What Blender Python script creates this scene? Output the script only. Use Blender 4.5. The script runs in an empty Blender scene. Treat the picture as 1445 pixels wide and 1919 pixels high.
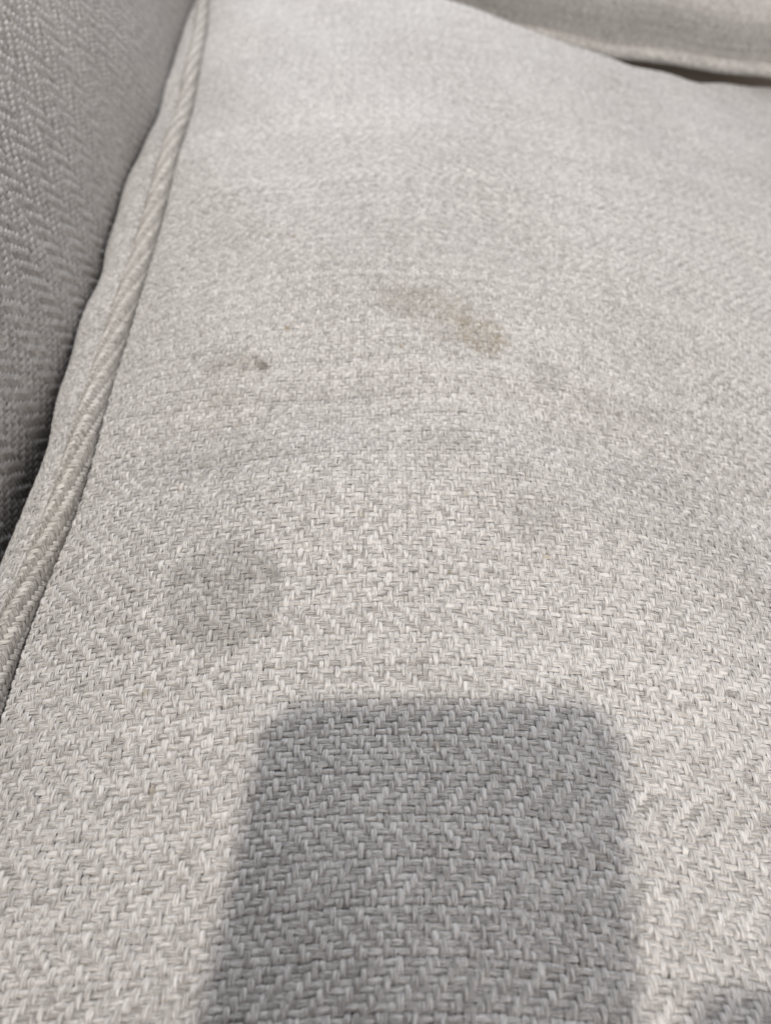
import bpy, math, random
import numpy as np
R = math.radians
SC = bpy.context.scene
COL = SC.collection
CM = 0.01
rng = np.random.default_rng(7)

# ------------------------------------------------------------------ camera, world, lamps, exposure
CAM_H = 15.5          # cm above the crown of the seat
CAM_DIP = 50.7        # degrees below the horizontal
cam = bpy.data.cameras.new("camera")
cam.sensor_fit = 'VERTICAL'; cam.sensor_height = 36.0; cam.sensor_width = 27.0
cam.lens = 27.0
cam.clip_start = 0.002; cam.clip_end = 50
cam.dof.use_dof = True
cam.dof.focus_distance = 0.18
cam.dof.aperture_fstop = 13.0
camo = bpy.data.objects.new("camera", cam); COL.objects.link(camo)
camo.location = (0, 0, CAM_H * CM)
camo.rotation_euler = (R(90 - CAM_DIP), 0, 0)
SC.camera = camo

w = bpy.data.worlds.new("World"); SC.world = w; w.use_nodes = True
bg = w.node_tree.nodes["Background"]
bg.inputs[0].default_value = (0.89, 0.912, 1.0, 1); bg.inputs[1].default_value = 0.285

def area(name, loc, target, size, power, col, shape='DISK'):
    l = bpy.data.lights.new(name, 'AREA'); l.shape = shape; l.size = size
    if shape == 'RECTANGLE': l.size_y = size * 1.4
    l.energy = power; l.color = col
    o = bpy.data.objects.new(name, l); COL.objects.link(o)
    from mathutils import Vector
    o.location = loc
    o.rotation_euler = (Vector(target) - Vector(loc)).to_track_quat('-Z', 'Y').to_euler()
    return o
# the ceiling lamp behind the photographer's left shoulder: throws the phone's shadow
kd = np.array([-0.21, -0.39, 1.0]); kd /= np.linalg.norm(kd)
kp = np.array([0, 0.08, 0]) + kd * 1.9
area("ceiling_lamp", tuple(kp), (0, 0.08, 0), 0.06, 26.5, (1.0, 0.926, 0.84))
# a window beyond the far end of the sofa, and one on the photographer's side
area("far_window", (-0.25, 2.2, 1.25), (0.05, 0.25, 0), 1.0, 46.0, (0.95, 0.97, 1.0), 'RECTANGLE')
area("side_window", (1.05, -1.5, 0.60), (-0.03, 0.15, 0.02), 0.8, 26.0, (1.0, 0.945, 0.885), 'RECTANGLE')

SC.view_settings.view_transform = 'Standard'
SC.view_settings.look = 'None'
SC.view_settings.exposure = 0.0
SC.view_settings.gamma = 1.0
try: SC.view_settings.use_curve_mapping = False
except Exception: pass

# ------------------------------------------------------------------ projection (only to leave out what the camera cannot see)
DIP = R(CAM_DIP)
FW = np.array([0, math.cos(DIP), -math.sin(DIP)]); UPV = np.array([0, math.sin(DIP), math.cos(DIP)])
def in_view(P, m=0.09):
    q = P - np.array([0, 0, CAM_H])
    z = q @ FW; x = q[..., 0]; y = q @ UPV
    z = np.maximum(z, 1e-3)
    return (np.abs(x / z) < 0.5018 * (1 + m)) & (np.abs(y / z) < 0.6667 * (1 + m)) & (z > 2)

# ------------------------------------------------------------------ materials
def nd(nt, t, **kw):
    n = nt.nodes.new(t)
    for k, v in kw.items(): setattr(n, k, v)
    return n
def yarn_material(name, streak=0.95, dark=(0.25, 0.234, 0.222), light=(0.71, 0.693, 0.675)):
    m = bpy.data.materials.new(name); m.use_nodes = True
    nt = m.node_tree; L = nt.links; b = nt.nodes["Principled BSDF"]
    b.inputs["Roughness"].default_value = 0.58
    b.inputs["Specular IOR Level"].default_value = 0.45
    b.inputs["Sheen Weight"].default_value = 0.22
    b.inputs["Sheen Roughness"].default_value = 0.45
    fib = nd(nt, "ShaderNodeAttribute", attribute_name="fib")       # across yarn, along yarn, own number
    tone = nd(nt, "ShaderNodeAttribute", attribute_name="tone")     # melange tone, grey dirt, brown dirt
    mp = nd(nt, "ShaderNodeVectorMath", operation='MULTIPLY'); mp.inputs[1].default_value = (6.0, 0.38, 3.7)
    L.new(fib.outputs["Vector"], mp.inputs[0])
    n1 = nd(nt, "ShaderNodeTexNoise"); n1.inputs["Scale"].default_value = 1.0; n1.inputs["Detail"].default_value = 3.0; n1.inputs["Roughness"].default_value = 0.65
    L.new(mp.outputs[0], n1.inputs["Vector"])
    sep = nd(nt, "ShaderNodeSeparateXYZ"); L.new(tone.outputs["Vector"], sep.inputs[0])
    # fibre streaks + the yarn's own tone
    mr = nd(nt, "ShaderNodeMapRange"); mr.inputs[1].default_value = 0.28; mr.inputs[2].default_value = 0.72; mr.inputs[3].default_value = -streak; mr.inputs[4].default_value = streak
    L.new(n1.outputs["Fac"], mr.inputs[0])
    ad = nd(nt, "ShaderNodeMath", operation='ADD', use_clamp=True)
    L.new(mr.outputs[0], ad.inputs[0]); L.new(sep.outputs[0], ad.inputs[1])
    mx = nd(nt, "ShaderNodeMix", data_type='RGBA'); mx.inputs[6].default_value = (*dark, 1); mx.inputs[7].default_value = (*light, 1)
    L.new(ad.outputs[0], mx.inputs[0])
    g = nd(nt, "ShaderNodeMix", data_type='RGBA', blend_type='MULTIPLY'); g.inputs[7].default_value = (0.50, 0.49, 0.48, 1)
    L.new(sep.outputs[1], g.inputs[0]); L.new(mx.outputs[2], g.inputs[6])
    br = nd(nt, "ShaderNodeMix", data_type='RGBA', blend_type='MULTIPLY'); br.inputs[7].default_value = (0.53, 0.43, 0.26, 1)
    L.new(sep.outputs[2], br.inputs[0]); L.new(g.outputs[2], br.inputs[6])
    L.new(br.outputs[2], b.inputs["Base Color"])
    bp = nd(nt, "ShaderNodeBump"); bp.inputs["Strength"].default_value = 1.0; bp.inputs["Distance"].default_value = 0.0003
    L.new(n1.outputs["Fac"], bp.inputs["Height"]); L.new(bp.outputs[0], b.inputs["Normal"])
    return m
def cloth_material(name, col):
    m = bpy.data.materials.new(name); m.use_nodes = True
    nt = m.node_tree; L = nt.links; b = nt.nodes["Principled BSDF"]
    b.inputs["Roughness"].default_value = 0.85; b.inputs["Specular IOR Level"].default_value = 0.15
    tc = nd(nt, "ShaderNodeTexCoord")
    n = nd(nt, "ShaderNodeTexNoise"); n.inputs["Scale"].default_value = 900; n.inputs["Detail"].default_value = 3
    L.new(tc.outputs["Object"], n.inputs["Vector"])
    mx = nd(nt, "ShaderNodeMix", data_type='RGBA')
    mx.inputs[6].default_value = tuple(c * 0.8 for c in col) + (1,); mx.inputs[7].default_value = tuple(min(1, c * 1.2) for c in col) + (1,)
    L.new(n.outputs["Fac"], mx.inputs[0]); L.new(mx.outputs[2], b.inputs["Base Color"])
    bp = nd(nt, "ShaderNodeBump"); bp.inputs["Strength"].default_value = 0.5; bp.inputs["Distance"].default_value = 0.0003
    L.new(n.outputs["Fac"], bp.inputs["Height"]); L.new(bp.outputs[0], b.inputs["Normal"])
    return m
M_WARP = yarn_material("warp_yarn_wool")
M_WEFT = yarn_material("weft_yarn_wool", dark=(0.225, 0.21, 0.198), light=(0.68, 0.662, 0.642))
M_CORD_SHADE = yarn_material("piping_yarn_wool_shaded", dark=(0.17, 0.155, 0.14), light=(0.45, 0.425, 0.395))  # same cloth as the seat; shadowed look of lengthwise yarns is in the colour
M_CORD2 = yarn_material("piping_cross_yarn_wool", dark=(0.29, 0.27, 0.245), light=(0.66, 0.635, 0.60))
M_BACK = cloth_material("backing_cloth", (0.17, 0.158, 0.147))
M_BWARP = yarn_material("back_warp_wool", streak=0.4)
M_BWEFT_SHADE = yarn_material("back_weft_wool_shaded", streak=0.4, dark=(0.15, 0.137, 0.123), light=(0.50, 0.477, 0.45))  # same cloth; shade between the dashes is painted into this darker colour
M_DECK = cloth_material("deck_cloth", (0.30, 0.255, 0.215))

# ------------------------------------------------------------------ object helpers
def mesh_obj(name, V, F, mats, parent=None, attrs=None, mat_idx=None, tri=None, smooth=True):
    """V (n,3) in cm, F (m,4) quads (or (m,3))."""
    me = bpy.data.meshes.new(name)
    V = np.asarray(V, np.float32) * CM; F = np.asarray(F, np.int32)
    k = F.shape[1]
    me.vertices.add(len(V)); me.vertices.foreach_set("co", V.ravel())
    me.loops.add(F.size); me.loops.foreach_set("vertex_index", F.ravel())
    me.polygons.add(len(F))
    me.polygons.foreach_set("loop_start", np.arange(0, F.size, k, dtype=np.int32))
    me.polygons.foreach_set("loop_total", np.full(len(F), k, np.int32))
    if smooth: me.polygons.foreach_set("use_smooth", np.ones(len(F), bool))
    if mat_idx is not None: me.polygons.foreach_set("material_index", np.asarray(mat_idx, np.int32))
    for m in (mats if isinstance(mats, (list, tuple)) else [mats]): me.materials.append(m)
    for an, av in (attrs or {}).items():
        a = me.attributes.new(an, 'FLOAT_VECTOR', 'POINT'); a.data.foreach_set("vector", np.asarray(av, np.float32).ravel())
    me.update(calc_edges=True)
    o = bpy.data.objects.new(name, me); COL.objects.link(o)
    if parent is not None: o.parent = parent
    return o
def thing(name, label, cat, group=None):
    o = bpy.data.objects.new(name, None); COL.objects.link(o)
    o.empty_display_size = 0.02
    o["label"] = label; o["category"] = cat
    if group: o["group"] = group
    return o

# smooth pseudo-noise from a few sines, and a hash for whole numbers
def hashf(a, b, s=0):
    x = np.sin(np.asarray(a, float) * 127.1 + np.asarray(b, float) * 311.7 + s * 74.7) * 43758.5453
    return x - np.floor(x)
def vnoise(x, y, s=0):
    x = np.asarray(x, float); y = np.asarray(y, float)
    xi = np.floor(x); yi = np.floor(y); fx = x - xi; fy = y - yi
    fx = fx * fx * (3 - 2 * fx); fy = fy * fy * (3 - 2 * fy)
    a = hashf(xi, yi, s); b = hashf(xi + 1, yi, s); c = hashf(xi, yi + 1, s); d = hashf(xi + 1, yi + 1, s)
    return (a * (1 - fx) + b * fx) * (1 - fy) + (c * (1 - fx) + d * fx) * fy
def fbm(x, y, s=0):
    return 0.5 * vnoise(x, y, s) + 0.3 * vnoise(x * 2.1, y * 2.1, s + 5) + 0.2 * vnoise(x * 4.3, y * 4.3, s + 9)

# ------------------------------------------------------------------ the cloth: a herringbone of twill yarns laid over any surface
PU, PV = 0.124, 0.138     # yarn spacing in cm: warps, wefts
def pattern_shift(j, leg):
    """twill offset of pick j: 'leg' picks one way, then (with a break of two) the other way"""
    j = np.asarray(j, int)
    per = 2 * leg
    q = np.mod(j, per)
    return np.where(q < leg, q, (leg - 1) - (q - leg) + 2)
def over(i, j, leg):
    return np.where(np.mod(np.asarray(i, int) - pattern_shift(j, leg), 4) < 2, 1.0, -1.0)
def yarn_profile(h_at, t):
    """height along a yarn: h_at(k) = +1/-1 at crossing k, t real crossing number"""
    k = np.floor(t + 0.5).astype(int); f = t - k
    n = np.where(f >= 0, k + 1, k - 1)
    a = h_at(k); b = h_at(n); af = np.abs(f)
    same = a == b
    return np.where(same, a * (1.0 + 0.10 * np.sin(np.pi * np.clip(af, 0, .5))), a * (1 - np.clip((af - 0.12) / 0.38, 0, 1) ** 1.3))

def band_pos(t, leg):
    """picks sit a little closer inside a herringbone band, leaving a groove at each turn"""
    if leg > 100: return t
    f = np.mod(t + 0.5, leg) / leg - 0.5
    return t - 0.42 * f * np.clip((0.5 - np.abs(f)) * leg * 1.6, 0, 1)
def yarns(surf, kind, idx, t, leg, K, valid, wid, thick, amp, seed=0, marks=None, pu=PU, pv=PV, longest=False):
    """Yarns of one kind (warp: idx = warp numbers, t = pick positions; weft the other way). Returns per-yarn (V, F, fib, tone)."""
    out = []
    phi = {3: np.radians([-100, 0, 100]), 4: np.radians([-105, -35, 35, 105]), 5: np.radians([-108, -52, 0, 52, 108])}[K]
    sn, cs = np.sin(phi), np.cos(phi)
    t = np.asarray(t, float)
    for n in idx:
        if kind == 'warp':
            H = yarn_profile(lambda k: over(n, k, leg), t); c0, pitch, along = n * pu, pu, band_pos(t, leg) * pv
        else:
            H = yarn_profile(lambda k: -over(k, n, leg), t); c0, pitch, along = band_pos(float(n), leg) * pv, pv, t * pu
        sd = seed * 13 + (0 if kind == 'warp' else 500)
        wob = 0.10 * pitch * (fbm(t * 0.13, np.full_like(t, n * 3.7), sd) - 0.5) * 2 + 0.26 * pitch * (vnoise(t * 0.55, np.full_like(t, n * 1.9), sd + 3) - 0.5)
        fl = np.round(t / 2.0)                                   # which float this is, roughly
        wv = wid * pitch * (1 + 0.10 * H) * (0.80 + 0.36 * vnoise(t * 0.45, np.full_like(t, n * 7.3), sd + 7))
        th = thick * (0.85 + 0.3 * vnoise(t * 0.4, np.full_like(t, n * 5.1), sd + 8))
        ht = amp * H * (0.9 + 0.25 * vnoise(t * 0.5, np.full_like(t, n * 2.3), sd + 4))
        tw = 0.5 * (vnoise(t * 0.5, np.full_like(t, n * 4.3), sd + 6) - 0.5)     # a slight roll of the yarn
        cc = c0 + wob
        a = cc[:, None] + wv[:, None] * np.sin(phi[None] + tw[:, None]) / 1.0
        hh = ht[:, None] + th[:, None] * np.cos(phi[None] + tw[:, None])
        b = np.repeat(along[:, None], K, 1)
        if kind == 'warp': P, N = surf(a, b)
        else: P, N = surf(b, a)
        uc, vc = (cc, along) if kind == 'warp' else (along, cc)
        ok = valid(uc, vc)
        mid = P[:, K // 2]
        ok &= in_view(mid)
        if not ok.any(): continue
        P = P + N * hh[..., None]
        seg = ok[:-1] & ok[1:]
        if not seg.any(): continue
        if longest:                                              # one unbroken yarn
            e = np.diff(np.concatenate([[0], seg.astype(int), [0]])); a0 = np.nonzero(e == 1)[0]; a1 = np.nonzero(e == -1)[0]
            m = np.argmax(a1 - a0); seg = np.zeros_like(seg); seg[a0[m]:a1[m]] = True
        used = np.zeros(len(t), bool); used[:-1] |= seg; used[1:] |= seg
        ren = np.cumsum(used) - 1
        r = ren[np.nonzero(seg)[0]]
        F = []
        for k in range(K - 1):
            q = np.stack([r * K + k, r * K + k + 1, (r + 1) * K + k + 1, (r + 1) * K + k], 1)
            F.append(q if kind == 'warp' else q[:, ::-1])
        F = np.concatenate(F)
        V = P[used].reshape(-1, 3)
        tu = t[used]
        across = np.repeat((sn * 0.5)[None], used.sum(), 0) + n * 2.37
        fib = np.stack([across, np.repeat((along[used] * 10)[:, None], K, 1), np.full((used.sum(), K), n * 1.37 + seed)], -1)
        tn = 0.50 + 0.17 * (vnoise(tu * 0.42, np.full_like(tu, n * 3.1), sd + 21) - 0.5) * 2 + (0.06 if kind == 'warp' else 0.15) * (hashf(n, seed, 3 + sd) - 0.5) * 2
        if kind == 'weft' and hashf(n, seed, 8) > 0.78: tn += 0.42 * vnoise(tu * 0.03, np.full_like(tu, n * 1.7), sd + 5)
        tn += 0.12 * (vnoise(tu * 0.02, np.full_like(tu, n * 0.03), sd + 2) - .5) * 2
        d = np.zeros((used.sum(), 2))
        if marks is not None:
            d = marks(mid[used], hashf(n, fl[used], sd + 31))
        tone = np.stack([np.repeat(tn[:, None], K, 1), np.repeat(d[:, :1], K, 1), np.repeat(d[:, 1:], K, 1)], -1)
        out.append((n, V, F, fib.reshape(-1, 3), tone.reshape(-1, 3)))
    return out
def join(parts):
    V, F, A, T, o = [], [], [], [], 0
    for (_, v, f, a, t) in parts:
        V.append(v); F.append(f + o); A.append(a); T.append(t); o += len(v)
    return np.concatenate(V), np.concatenate(F), np.concatenate(A), np.concatenate(T)
def yarn_mass(name, parent, warps, wefts, mw=None, mf=None):
    """all these yarns as one countless mass"""
    V, F, A, T = join(warps + wefts)
    nw = sum(len(p[2]) for p in warps)
    mi = np.zeros(len(F), np.int32); mi[nw:] = 1
    o = mesh_obj(name, V, F, [mw or M_WARP, mf or M_WEFT], parent, {"fib": A, "tone": T}, mi)
    o["kind"] = "stuff"
    return o
def numeric(surf_p):
    """adds the normal to a surface that gives only points"""
    def s(u, v):
        e = 0.02
        P = surf_p(u, v); a = surf_p(u + e, v) - P; b = surf_p(u, v + e) - P
        N = np.cross(a, b); N /= np.linalg.norm(N, axis=-1, keepdims=True) + 1e-12
        return P, N
    return s
def sheet(name, surf, u, v, mat, parent, off=-0.045, mask=None):
    U, Vv = np.meshgrid(u, v, indexing='ij')
    P, N = surf(U, Vv); P = P + N * off
    a, b = len(u), len(v)
    ii, jj = np.meshgrid(np.arange(a - 1), np.arange(b - 1), indexing='ij')
    q = np.stack([ii * b + jj, (ii + 1) * b + jj, (ii + 1) * b + jj + 1, ii * b + jj + 1], -1).reshape(-1, 4)
    if mask is not None:
        mk = mask(U, Vv).ravel(); q = q[mk[q].all(1)]
    return mesh_obj(name, P.reshape(-1, 3), q, mat, parent)

# ------------------------------------------------------------------ shapes of the cushions (cm; x right, y away from the camera, z up)
PIPE_R = 0.35
SEAM = np.array([(-9.02, -8), (-8.95, 3), (-8.88, 6.7), (-9.02, 8.6), (-9.06, 9.9), (-9.03, 11.2), (-8.86, 12.8), (-8.70, 14.6), (-8.80, 16.8), (-8.97, 19.2), (-9.05, 22), (-9.1, 25.3), (-9.25, 29.2), (-9.45, 33.7), (-9.72, 39.3), (-10.2, 46.2), (-10.8, 52), (-11.5, 58), (-12.6, 68)])
yy = np.linspace(-8, 68, 460)
xx = np.interp(yy, SEAM[:, 1], SEAM[:, 0])
kk = np.exp(-0.5 * (np.arange(-20, 21) / 5.0) ** 2); kk /= kk.sum()
xx = np.convolve(np.pad(xx, 20, mode='edge'), kk, mode='valid')
def seam_x(y): return np.interp(y, yy, xx)
def crown(x):
    a = np.abs(x); s = 0.0115
    return -s * np.where(a < 13, a * a, 169 + 26 * (a - 13))
EDGE_R = 1.6
def edge_y(x): return np.interp(x, [-14, 0, 2, 5.4, 8.3, 11, 13.8, 18, 22, 26, 40], [66, 53.5, 51.3, 49.6, 48.2, 47.0, 46.7, 48.0, 50.4, 52.6, 57])
def seat_p(u, v):
    u = np.asarray(u, float); v = np.asarray(v, float)
    x = u + 0.10 * np.sin(v * 0.21 + 0.5) + 0.06 * np.sin(v * 0.5 + u * 0.2)
    y = v - 0.0060 * np.abs(u + 0.5) ** 2.0 * np.clip(1 - v / 60, 0, 1) + 0.10 * np.sin(u * 0.45 + 1.0)
    z = crown(x) + 0.10 * np.sin(x * 0.55 + 0.9 * np.sin(y * 0.2)) * np.sin(y * 0.42 + 0.4) + 0.05 * np.sin(x * 1.1 + y * 0.7)
    ry = y - (16.6 - 0.030 * (x - 0.5) ** 2)
    z = z - (0.21 * np.exp(-((ry - 0.3) / 1.5) ** 2) - 0.10 * np.exp(-((ry + 3.2) / 1.8) ** 2)) * (1 - np.exp(-np.clip(x - seam_x(y), 0, None) / 1.6))
    ds = np.clip(x - seam_x(y), 0, None)
    z = z - 0.10 * np.exp(-ds / 0.35) - 0.25 * np.exp(-ds / 2.0)
    e = edge_y(x); t = np.clip((y - e) / EDGE_R, 0, 2.2)
    y2 = np.where(y > e, e + EDGE_R * np.sin(np.minimum(t, 1.57)), y)
    z2 = z - np.where(y > e, EDGE_R * (1 - np.cos(np.minimum(t, 1.57))) + EDGE_R * np.clip(t - 1.57, 0, None), 0)
    return np.stack([x, y2, z2], -1)
seat = numeric(seat_p)
def seam_point(y):
    """where the top panel meets the piping"""
    y = np.asarray(y, float); x = seam_x(y)
    z = crown(x) + 0.10 * np.sin(x * 0.55 + 0.9 * np.sin(y * 0.2)) * np.sin(y * 0.42 + 0.4) + 0.05 * np.sin(x * 1.1 + y * 0.7) - 0.33
    return np.stack([x, y, z], -1)

# stains and soft grey patches on the seat: (x, y, rx, ry, turn, grey, brown)
SEAT_MARKS = [(0.6, 21.9, 1.0, 1.3, 0.3, 0.16, 0.20), (1.6, 21.9, 1.6, 0.85, -0.5, 0.10, 0.20), (2.6, 20.9, 1.0, 0.8, -0.7, 0.16, 0.36), (3.2, 20.1, 0.8, 0.9, 0.2, 0.14, 0.36), (2.2, 20.3, 1.3, 0.7, -0.3, 0.10, 0.12),
        (-3.80, 18.75, 0.26, 0.34, 0.2, 0.95, 0.30), (-4.1, 19.05, 0.16, 0.2, 0.2, 0.75, 0.3), (-4.4, 18.55, 0.2, 0.16, 0, 0.6, 0.25), (-4.75, 18.95, 0.25, 0.3, 0, 0.45, 0.2), (-5.2, 18.6, 0.3, 0.3, 0, 0.35, 0.15), (-4.6, 18.75, 1.0, 0.75, 0, 0.2, 0.14), (-4.9, 17.3, 0.5, 0.5, 0, 0.15, 0.12), (-3.35, 20.45, 0.15, 0.16, 0, 0, 0.75),
        (1.62, 15.2, 0.8, 0.9, 0.4, 0.14, 0.03), (4.94, 18.5, 0.55, 0.6, 0, 0.40, 0.0),  # mostly soft grey patches from here on
        (3.9, 12.5, 0.8, 0.9, 0, 0.32, 0.0), (4.3, 13.6, 2.4, 0.9, -0.3, 0.16, 0.02), (7.5, 13.3, 2.2, 1.3, -0.2, 0.18, 0.02), (9.0, 11.2, 1.2, 2.0, 0.3, 0.15, 0), (5.4, 15.9, 1.6, 0.6, 0.2, 0.18, 0),
        (-2.52, 9.42, 0.17, 0.1, 0, 0.1, 0.7), (7.0, 17.2, 1.6, 0.6, 0, 0.15, 0), (-5.0, 14.9, 2.6, 0.7, -0.1, 0.18, 0), (-1.8, 17.0, 2.3, 0.7, 0.1, 0.15, 0), (-0.2, 8.2, 2.5, 0.5, 0, 0.12, 0)]
def seat_marks(P, r):
    x, y = P[:, 0], P[:, 1]
    g = np.zeros(len(P)); b = np.zeros(len(P))
    wx = x + 0.9 * (fbm(x * 1.1, y * 1.1, 41) - 0.5); wy = y + 0.9 * (fbm(x * 1.1, y * 1.1, 47) - 0.5)
    for (cx, cy, rx, ry, tr, gg, bb) in SEAT_MARKS:
        c, s = math.cos(tr), math.sin(tr); dx, dy = wx - cx, wy - cy
        d = np.sqrt(((c * dx + s * dy) / rx) ** 2 + ((-s * dx + c * dy) / ry) ** 2)
        f = 1 - np.clip((d - 0.55) / 0.7, 0, 1); f = f * f * (3 - 2 * f)
        g = np.maximum(g, gg * f); b = np.maximum(b, bb * f)
    # a round spill mark with a darker rim
    d = np.hypot((x + 3.9 + 0.3 * (wx - x)) / 1.42, (y - 10.15 + 0.3 * (wy - y)) / 1.55)
    g = np.maximum(g, 0.45 * np.clip((1.10 - d) / 0.2, 0, 1) * (0.88 + 0.24 * vnoise(x * 1.3, y * 1.3, 83)) + 0.14 * np.exp(-((d - 0.92) / 0.13) ** 2))
    g = g * (0.65 + 0.6 * r); b = b * (0.25 + 1.3 * r) * (0.7 + 0.7 * vnoise(x * 2.2, y * 2.2, 71))
    g += 0.08 * np.clip(fbm(x * 0.35, y * 0.35, 61) - 0.45, 0, 1) * 2
    b += np.where(r > 0.9993, 0.5, 0) + np.where((r < 0.0015), 0.25, 0)
    return np.clip(np.stack([g, b], 1), 0, 1)

# ------------------------------------------------------------------ seat cushion
GRP = "cushions of the beige woven sofa"
sc_ = thing("seat_cushion", "domed beige herringbone seat cushion with dirty spots, filling most of the picture", "cushion", GRP)
top = sheet("top_panel", seat, np.arange(-12.2, 34, 0.5), np.arange(-4, 68, 0.5), M_BACK, sc_, mask=lambda u, v: u > seam_x(v) - 0.45)
SPLIT = int(24 / PV)
LAST = int(64 / PV)
FIRST = int(0.2 / PV)
seat_ok = lambda u, v: (u > seam_x(v) - 0.12)
W0, W1 = int(-12 / PU), int(33 / PU)
t3 = np.arange(FIRST, SPLIT + 1.01, 1 / 3.0); FAR = int(34 / PV); t2 = np.concatenate([np.arange(SPLIT + 1, FAR, 0.5), np.arange(FAR, LAST, 1.0)])
KW = dict(leg=6, valid=seat_ok, marks=seat_marks)
wn = yarns(seat, 'warp', range(W0, int(15 / PU)), t3, K=5, wid=0.545, thick=0.021, amp=0.040, seed=1, longest=True, **KW)
wf = yarns(seat, 'warp', range(W0, W1), t2, K=3, wid=0.545, thick=0.021, amp=0.040, seed=1, **KW)
u3 = np.arange(W0, int(15 / PU), 1 / 3.0); u2 = np.arange(W0, W1, 0.5)
fn = yarns(seat, 'weft', range(FIRST, SPLIT + 1), u3, K=5, wid=0.46, thick=0.019, amp=0.016, seed=2, longest=True, **KW)
ff = [q for rng_, uu in ((range(SPLIT + 1, FAR), u2), (range(FAR, LAST), np.arange(W0, W1, 1.0)))
      for q in yarns(seat, 'weft', rng_, uu, K=3, wid=0.46, thick=0.019, amp=0.016, seed=2, **KW)]
for p in wn: mesh_obj("warp_yarn", p[1], p[2], M_WARP, top, {"fib": p[3], "tone": p[4]})
for p in fn: mesh_obj("weft_yarn", p[1], p[2], M_WEFT, top, {"fib": p[3], "tone": p[4]})
yarn_mass("woven_yarns", top, wf, ff)

# loose fibres standing off the cloth
def fuzz(name, parent, surf, n, u0, u1, v0, v1, valid, length=(0.06, 0.20), r=0.0024, lying=False):
    u = rng.uniform(u0, u1, n); v = v0 + (v1 - v0) * rng.random(n) ** 1.4
    k = valid(u, v); u, v = u[k], v[k]
    P, N = surf(u, v)
    k = in_view(P, 0.05); P, N, u, v = P[k], N[k], u[k], v[k]; n = len(u)
    a = rng.uniform(0, 2 * np.pi, n)
    if lying: a = np.where(rng.random(n) < 0.6, 0, np.pi / 2) + rng.normal(0, 0.16, n)
    L = rng.uniform(*length, n)
    T = np.stack([np.cos(a), np.sin(a), 0 * a], -1); T -= N * (T * N).sum(-1, keepdims=True)
    B = np.cross(N, T)
    bend = rng.uniform(-0.8, 0.8, n); hi = rng.uniform(0.02, 0.07, n)
    if lying: bend *= 0.5; hi = rng.uniform(0.0, 0.03, n)
    rings = []
    NS = 3 if lying else 5
    for s in np.linspace(0, 1, NS):
        c = P + T * (L * (s - 0.5))[:, None] + B * (bend * L * (s - 0.5) ** 2)[:, None] + N * ((0.036 if lying else 0.042) + hi * s * (1.25 - s))[:, None]
        rings.append(np.stack([c + B * r, c + N * r * 1.2, c - B * r], 1))
    V = np.stack(rings, 1).reshape(n, -1, 3)
    F = []
    for s in range(NS - 1):
        for q in range(3):
            F.append((s * 3 + q, s * 3 + (q + 1) % 3, (s + 1) * 3 + (q + 1) % 3, (s + 1) * 3 + q))
    F = np.array(F)[None] + (np.arange(n) * NS * 3)[:, None, None]
    tone = np.zeros((n, NS * 3, 3)); tone[..., 0] = rng.uniform(0.45, 1.1, n)[:, None]; tone[..., 2] = np.where(rng.random(n) < 0.03, 0.6, 0)[:, None]
    fib = np.zeros((n, NS * 3, 3)); fib[..., 2] = np.arange(n)[:, None]
    o = mesh_obj(name, V.reshape(-1, 3), F.reshape(-1, 4), M_WARP, parent, {"fib": fib.reshape(-1, 3), "tone": tone.reshape(-1, 3)})
    o["kind"] = "stuff"
    return o
fuzz("loose_fibres", top, seat, 8500, -9, 13, 1, 27, seat_ok)
fuzz("surface_fibres", top, seat, 24000, -9, 13, 1, 27, seat_ok, (0.10, 0.34), 0.0036, True)
fuzz("long_fibres", top, seat, 1300, -9, 13, 1, 27, seat_ok, (0.35, 1.2), 0.0038, True)
fuzz("lint", top, seat, 90, -8.5, 12, 2, 30, seat_ok, (0.35, 1.1), 0.0034)

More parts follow.
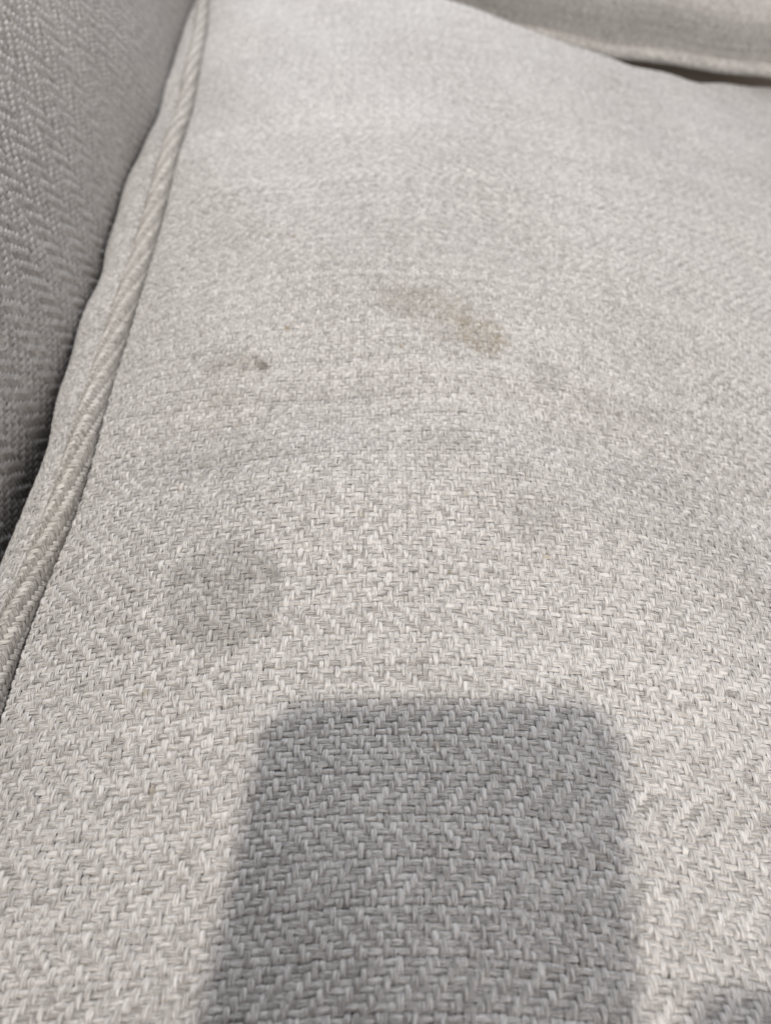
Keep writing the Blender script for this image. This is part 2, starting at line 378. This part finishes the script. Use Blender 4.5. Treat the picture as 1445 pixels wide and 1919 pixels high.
# piping: a cord wrapped in the same cloth cut on the bias
def cord(name, parent, centre, s0, s1, rad, side, seed, mats, th0=-2.3, th1=2.3, step=2.0):
    """centre(s) -> points along the cord; side = direction (x,y,z) that theta turns towards"""
    def axis_frame(s):
        P = centre(s); T = centre(s + 0.05) - centre(s - 0.05); T /= np.linalg.norm(T, axis=-1, keepdims=True)
        S = np.asarray(side, float) - T * (T @ np.asarray(side, float))[..., None]; S /= np.linalg.norm(S, axis=-1, keepdims=True)
        return P, S, np.cross(S, T)
    al = math.radians(31); ca, sa = math.cos(al), math.sin(al)
    def sr(u, v): return u * sa + v * ca, u * ca - v * sa       # along the cord, round it
    def sf(u, v):
        s, r = sr(u, v); th = r / rad
        P, S, Nn = axis_frame(s); N = S * np.sin(th)[..., None] + Nn * np.cos(th)[..., None]
        return P + rad * N, N
    def ok(u, v):
        s, r = sr(u, v); th = r / rad
        return (s > s0) & (s < s1) & (th > th0) & (th < th1)
    # the core
    ss = np.arange(s0, s1, 0.4); th = np.linspace(0, 2 * np.pi, 13)[:-1]
    P, S, Nn = axis_frame(ss)
    V = P[:, None] + (rad - 0.05) * (S[:, None] * np.sin(th)[None, :, None] + Nn[:, None] * np.cos(th)[None, :, None])
    a, b = np.meshgrid(np.arange(len(ss) - 1), np.arange(12), indexing='ij')
    F = np.stack([a * 12 + b, a * 12 + (b + 1) % 12, (a + 1) * 12 + (b + 1) % 12, (a + 1) * 12 + b], -1).reshape(-1, 4)
    core = mesh_obj(name, V.reshape(-1, 3), F, M_BACK, parent)
    # its yarns: one set winds steeply along the cord, the other lies across it
    wr, fr = [], []
    half = rad * 2.5; K = 3 if step < 3 else 4
    lo, hi = sorted((s0 * sa, s1 * sa))
    for n in range(int((lo - half) / PU), int((hi + half) / PU) + 1):
        c = n * PU / sa; g = abs(half / sa) * 1.1                # s where r = 0
        t = np.arange(np.floor((c - g) * ca / PV), np.ceil((c + g) * ca / PV), 1 / step)
        wr += yarns(sf, 'warp', [n], t, leg=400, K=K, valid=ok, wid=0.54, thick=0.024, amp=0.026, seed=seed)
    for n in range(int((s0 * ca - half) / PV), int((s1 * ca + half) / PV) + 1):
        c = n * PV / ca * sa
        t = np.arange(np.floor((c - half * 1.2) / PU), np.ceil((c + half * 1.2) / PU), 1 / step)
        fr += yarns(sf, 'weft', [n], t, leg=400, K=K, valid=ok, wid=0.52, thick=0.025, amp=0.027, seed=seed + 1)
    if wr: yarn_mass("woven_yarns", core, wr, fr, *mats)
    return core
def pipe_c(s):
    s = np.asarray(s, float); p = seam_point(s)
    p[..., 0] -= PIPE_R * 0.80; p[..., 2] += 0.20 + 0.03 * np.sin(s * 0.9)
    return p
cord("piping", sc_, pipe_c, -2, 64, PIPE_R, (1, 0, 0), 11, (M_CORD_SHADE, M_CORD2), step=3.0)

# side panel of the seat cushion: bulges out beyond the piping and tucks under
def side_p(u, v):
    """u runs down the side from the piping, v along it"""
    v = np.asarray(v, float); u = np.asarray(u, float)
    p = pipe_c(v)
    b = 1.0 + 0.06 * np.sin(v * 0.62 + 0.6) + 0.04 * np.sin(v * 1.31 + 2) + np.interp(v, [8, 14, 20, 28, 36, 46, 60], [-.1, -.2, -.05, .12, .12, -.1, -.1])
    t = np.clip(u / 5.0, 0, 1)
    out = 0.30 + (1.55 * b) * np.sin(np.pi * np.clip(t * 1.05, 0, 1)) ** 0.7
    dn = 0.05 + 3.6 * t ** 1.35
    return np.stack([p[..., 0] - out, v + 0 * u, p[..., 2] - dn], -1)
def flip(surf):
    def s(u, v):
        P, N = surf(u, v); return P, -N
    return s
side = flip(numeric(side_p))
sp = sheet("side_panel", side, np.arange(0.0, 5.01, 0.25), np.arange(-2, 66, 0.5), M_BACK, sc_)
sok = lambda u, v: (u > 0.02) & (u < 3.4)
t2 = np.arange(0, int(64 / PV), 0.5)
sw = yarns(side, 'warp', range(0, int(3.4 / PU)), t2, leg=6, K=3, valid=sok, wid=0.53, thick=0.026, amp=0.026, seed=5)
sf_ = yarns(side, 'weft', range(0, int(64 / PV)), np.arange(0, int(3.4 / PU), 0.5), leg=6, K=3, valid=sok, wid=0.48, thick=0.025, amp=0.020, seed=6)
yarn_mass("woven_yarns", sp, sw, sf_)

# ------------------------------------------------------------------ cushion standing on the left: a bulging face that runs along the seat
bc = thing("back_cushion", "upright beige back cushion with bold herringbone, in shade left of the corded seam", "cushion", GRP)
def back_p(u, v):
    """u runs along the sofa (y), v upwards from the crease"""
    u = np.asarray(u, float); v = np.asarray(v, float)
    t = np.clip(v / 22.0, -0.1, 1)
    x = -11.5 - 0.018 * (u - 12) - 0.17 * v + 0.9 * np.sin(np.pi * np.clip((v + 1.0) / 16.0, 0, 1)) + 0.15 * np.sin(u * 0.33 + v * 0.2)
    return np.stack([x, u + 0 * v, -4.6 + v * 0.97], -1)
back = numeric(back_p)
bp_ = sheet("front_panel", back, np.arange(-6, 72, 0.8), np.arange(0, 22.1, 0.8), M_BACK, bc)
# herringbone bands stand upright here: the wefts run up the face
PB, PBV = 0.146, 0.172
bok = lambda u, v: (v > 0.3) & (v < 21)
def swap(surf):
    def s(u, v):
        P, N = surf(v, u); return P, N
    return s
bsw = swap(back)      # u' = height, v' = along
bt = np.arange(int(4 / PBV), int(66 / PBV), 0.5)
bw = yarns(bsw, 'warp', range(int(0.3 / PB), int(18 / PB)), bt, leg=6, K=4, valid=lambda u, v: (u > 0.3) & (u < 18), wid=0.53, thick=0.034, amp=0.050, seed=15, pu=PB, pv=PBV)
bf = yarns(bsw, 'weft', range(int(4 / PBV), int(66 / PBV)), np.arange(int(0.3 / PB), int(18 / PB), 0.5), leg=6, K=4, valid=lambda u, v: (u > 0.3) & (u < 18), wid=0.48, thick=0.030, amp=0.026, seed=16, pu=PB, pv=PBV)
yarn_mass("woven_yarns", bp_, bw, bf, M_BWARP, M_BWEFT_SHADE)
# the rest of the cushion's body: top and rear
def body_block(name, parent, x0, x1, y0, y1, z0, z1, mat, r=1.2):
    import bmesh
    bm = bmesh.new(); bmesh.ops.create_cube(bm, size=1)
    for v in bm.verts:
        v.co = ((x0 + x1) / 2 + v.co.x * (x1 - x0), (y0 + y1) / 2 + v.co.y * (y1 - y0), (z0 + z1) / 2 + v.co.z * (z1 - z0))
        v.co *= CM
    bmesh.ops.bevel(bm, geom=bm.edges[:], offset=r * CM, segments=4, affect='EDGES', profile=0.5)
    me = bpy.data.meshes.new(name); bm.to_mesh(me); bm.free(); me.materials.append(mat)
    for p in me.polygons: p.use_smooth = True
    o = bpy.data.objects.new(name, me); COL.objects.link(o)
    if parent is not None: o.parent = parent
    return o
body_block("filling", bc, -30, -16.6, -6, 72, -4.4, 16.2, M_BACK)

# ------------------------------------------------------------------ neighbouring cushion beyond the far edge
ec = thing("end_cushion", "beige cushion beyond the seat's far edge, its corded bottom edge over a dark gap", "cushion", GRP)
def end_line(x):
    """the piping of that cushion: y and z along x"""
    x = np.asarray(x, float)
    return np.stack([x, np.interp(x, [-16, 0, 8, 14, 40], [66, 58, 55, 54, 54.6]), -3.55 - 0.125 * (x - 12) + 0.05 * np.sin(x * 0.8)], -1)
def end_p(u, v):
    """u along x, v up the face"""
    u = np.asarray(u, float); v = np.asarray(v, float)
    p = end_line(u)
    a = np.clip(v / 7.0, 0, 1) * 1.75
    y = p[..., 1] + 0.15 - 1.1 * np.sin(np.clip(v / 3.4, 0, 1.57)) + 4.6 * (1 - np.cos(np.clip(v - 3.0, 0, 5.6) / 3.6)) + np.clip(v - 8.6, 0, None) * 0.9
    z = p[..., 2] + 0.32 + 4.4 * np.sin(np.clip(v, 0, 8.0) / 5.1) + 0.10 * np.sin(u * 0.5)
    return np.stack([u + 0 * v, y, z], -1)
end = numeric(end_p)
ep = sheet("front_panel", end, np.arange(-16, 40, 0.8), np.arange(0, 16, 0.4), M_BACK, ec)
eu0, eu1 = int(-1 / PU), int(32 / PU)
eok = lambda u, v: (v > 0.05) & (v < 11)
ew = yarns(end, 'warp', range(eu0, eu1), np.arange(0, int(11 / PV), 1.0), leg=6, K=3, valid=eok, wid=0.53, thick=0.026, amp=0.027, seed=25)
ef = yarns(end, 'weft', range(0, int(11 / PV)), np.arange(eu0, eu1, 1.0), leg=6, K=3, valid=eok, wid=0.48, thick=0.025, amp=0.022, seed=26)
yarn_mass("woven_yarns", ep, ew, ef)
def end_cord(s): return end_line(s) + np.array([0, -0.14, 0.06])
cord("piping", ec, end_cord, -4, 36, 0.42, (0, -1, 0), 31, (M_WARP, M_WEFT), th0=-2.4, th1=2.4)
body_block("filling", ec, -16, 40, 57.5, 84, -12, -4.4, M_DECK, r=0.5)

# ------------------------------------------------------------------ sofa base under the cushions
sb = thing("sofa_base", "dark brown sofa deck seen as the dark strip under the far cushion", "sofa base")
body_block("deck", sb, -30, 42, -8, 84, -16, -10.2, M_DECK, r=0.6)
body_block("seat_filling", sc_, -9.2, 34, -4, 46, -10, -6.2, M_BACK, r=0.8)

# ------------------------------------------------------------------ the phone that takes the picture, and the hand that holds it
from mathutils import Matrix
def plain(name, col, rough, metal=0.0, sss=0.0):
    m = bpy.data.materials.new(name); m.use_nodes = True; nt = m.node_tree; b = nt.nodes["Principled BSDF"]
    b.inputs["Roughness"].default_value = rough; b.inputs["Metallic"].default_value = metal
    n = nd(nt, "ShaderNodeTexNoise"); n.inputs["Scale"].default_value = 160
    tc = nd(nt, "ShaderNodeTexCoord"); nt.links.new(tc.outputs["Object"], n.inputs["Vector"])
    mx = nd(nt, "ShaderNodeMix", data_type='RGBA'); mx.inputs[6].default_value = tuple(c * 0.88 for c in col) + (1,); mx.inputs[7].default_value = tuple(c * 1.1 for c in col) + (1,)
    nt.links.new(n.outputs["Fac"], mx.inputs[0]); nt.links.new(mx.outputs[2], b.inputs["Base Color"])
    b.inputs["Subsurface Weight"].default_value = sss; b.inputs["Subsurface Scale"].default_value = 0.004
    return m
M_PH = plain("phone_shell", (0.03, 0.032, 0.036), 0.4); M_GL = plain("phone_glass", (0.01, 0.01, 0.012), 0.08); M_MT = plain("phone_metal", (0.25, 0.25, 0.26), 0.3, 1.0)
M_SK = plain("skin", (0.52, 0.33, 0.25), 0.5, 0, 0.08); M_NAIL = plain("nail", (0.6, 0.42, 0.36), 0.3); M_SL = plain("sleeve_cloth", (0.08, 0.09, 0.12), 0.9)
def slab(name, x0, x1, y0, y1, z0, z1, r, mat, parent, n=10, ed=0.12):
    """a rounded-corner slab in the phone's own axes (cm)"""
    import bmesh
    bm = bmesh.new(); pts = []
    for cx, cy, a0 in ((x1 - r, y1 - r, 0), (x0 + r, y1 - r, 90), (x0 + r, y0 + r, 180), (x1 - r, y0 + r, 270)):
        for k in range(n + 1):
            a = math.radians(a0 + 90 * k / n); pts.append((cx + r * math.cos(a), cy + r * math.sin(a)))
    f = bm.faces.new([bm.verts.new((x * CM, y * CM, z0 * CM)) for x, y in pts])
    e = bmesh.ops.extrude_face_region(bm, geom=[f])
    bmesh.ops.translate(bm, vec=(0, 0, (z1 - z0) * CM), verts=[v for v in e["geom"] if isinstance(v, bmesh.types.BMVert)])
    bmesh.ops.recalc_face_normals(bm, faces=bm.faces[:])
    if ed: bmesh.ops.bevel(bm, geom=[q for q in bm.edges if abs(q.verts[0].co.z - q.verts[1].co.z) < 1e-6], offset=ed * CM, segments=3, affect='EDGES')
    me = bpy.data.meshes.new(name); bm.to_mesh(me); bm.free(); me.materials.append(mat)
    o = bpy.data.objects.new(name, me); COL.objects.link(o); o.parent = parent
    return o
ph = thing("smartphone", "dark phone held over the seat, seen only as the rounded grey shadow", "phone")
ph.location = (0, 0, CAM_H * CM); ph.rotation_euler = (R(90 - CAM_DIP), 0, 0)
PX0, PX1, PY0, PY1 = -5.85, 1.02, -14.0, 1.55
body = slab("body", PX0, PX1, PY0, PY1, 0.30, 1.12, 0.95, M_PH, ph)
slab("screen", PX0 + 0.15, PX1 - 0.15, PY0 + 0.15, PY1 - 0.15, 1.123, 1.16, 0.85, M_GL, ph, ed=0)
bump = slab("camera_bump", -1.0, 1.0, -3.0, 1.1, 0.14, 0.302, 0.55, M_PH, ph, ed=0.05)
for cy in (0.0, -1.9): slab("lens", -0.55, 0.55, cy - 0.55, cy + 0.55, 0.06, 0.142, 0.549, M_GL, bump, ed=0)
slab("side_button", PX1 - 0.003, PX1 + 0.06, -4.4, -2.9, 0.55, 0.85, 0.03, M_MT, ph, n=3, ed=0)

def skinned(name, V, E, Rr, mat, parent, sub=2):
    me = bpy.data.meshes.new(name); me.from_pydata([tuple(c * CM for c in v) for v in V], E, []); me.materials.append(mat)
    o = bpy.data.objects.new(name, me); COL.objects.link(o)
    mo = o.modifiers.new("skin", 'SKIN'); mo.use_smooth_shade = True
    for k, r in enumerate(Rr):
        d = me.skin_vertices[0].data[k]; d.radius = (r[0] * CM, r[1] * CM) if isinstance(r, tuple) else (r * CM, r * CM)
        d.use_root = (k == 0)
    sb_ = o.modifiers.new("sub", 'SUBSURF'); sb_.levels = sub; sb_.render_levels = sub
    dg = bpy.context.evaluated_depsgraph_get(); m2 = bpy.data.meshes.new_from_object(o.evaluated_get(dg), depsgraph=dg)
    o.modifiers.clear(); o.data = m2; m2.name = name
    for p in m2.polygons: p.use_smooth = True
    o.parent = parent
    return o
pe = thing("person", "hand gripping the phone, seen only as a soft shadow in the bottom right corner", "person")
pe.location = ph.location; pe.rotation_euler = ph.rotation_euler
HV = [(3.4, -11.5, -0.9), (5.6, -17.0, 0.6), (8.0, -26.0, 4.0), (2.2, -8.6, -1.1), (0.9, -10.2, -1.2)]
HE = [(0, 1), (1, 2), (0, 3), (0, 4)]
HR = [(1.5, 1.9), 2.2, 3.2, 1.3, 1.3]
tips = []
for k, (yk, ln, rr) in enumerate(((-6.6, 0.2, 0.80), (-8.4, 0.45, 0.84), (-10.2, 0.25, 0.80), (-11.9, -0.35, 0.70))):
    b0 = len(HV)
    HV += [(-0.6, yk - 0.2, -0.95), (-3.4, yk + 0.1, -0.85), (-6.1 - ln * 0.3, yk + 0.3, -0.75), (-7.1 - ln * 0.3, yk + 0.35, 0.35), (-6.2 + 0.1 * ln, yk + 0.35, 1.95)]
    HR += [rr * 1.12, rr, rr * 0.95, rr * 0.86, rr * 0.70]
    HE += [(3 if k < 2 else 4, b0), (b0, b0 + 1), (b0 + 1, b0 + 2), (b0 + 2, b0 + 3), (b0 + 3, b0 + 4)]
    tips.append(HV[-1])
b0 = len(HV)
HV += [(6.4, -6.0, 0.2), (4.5, -4.4, 1.2), (1.5, -3.4, 1.95)]; HR += [1.1, 0.92, 0.76]; HE += [(0, b0), (b0, b0 + 1), (b0 + 1, b0 + 2)]
skinned("hand", HV, HE, HR, M_SK, pe)
for (x, y, z) in tips: slab("fingernail", x - 0.85, x - 0.05, y - 0.42, y + 0.42, z + 0.62, z + 0.70, 0.3, M_NAIL, pe, n=4, ed=0.02)
skinned("sleeve", [(6.6, -21.0, 2.0), (8.0, -26.0, 4.0), (11.5, -38.0, 9.5)], [(0, 1), (1, 2)], [3.2, 3.9, 5.0], M_SL, pe)
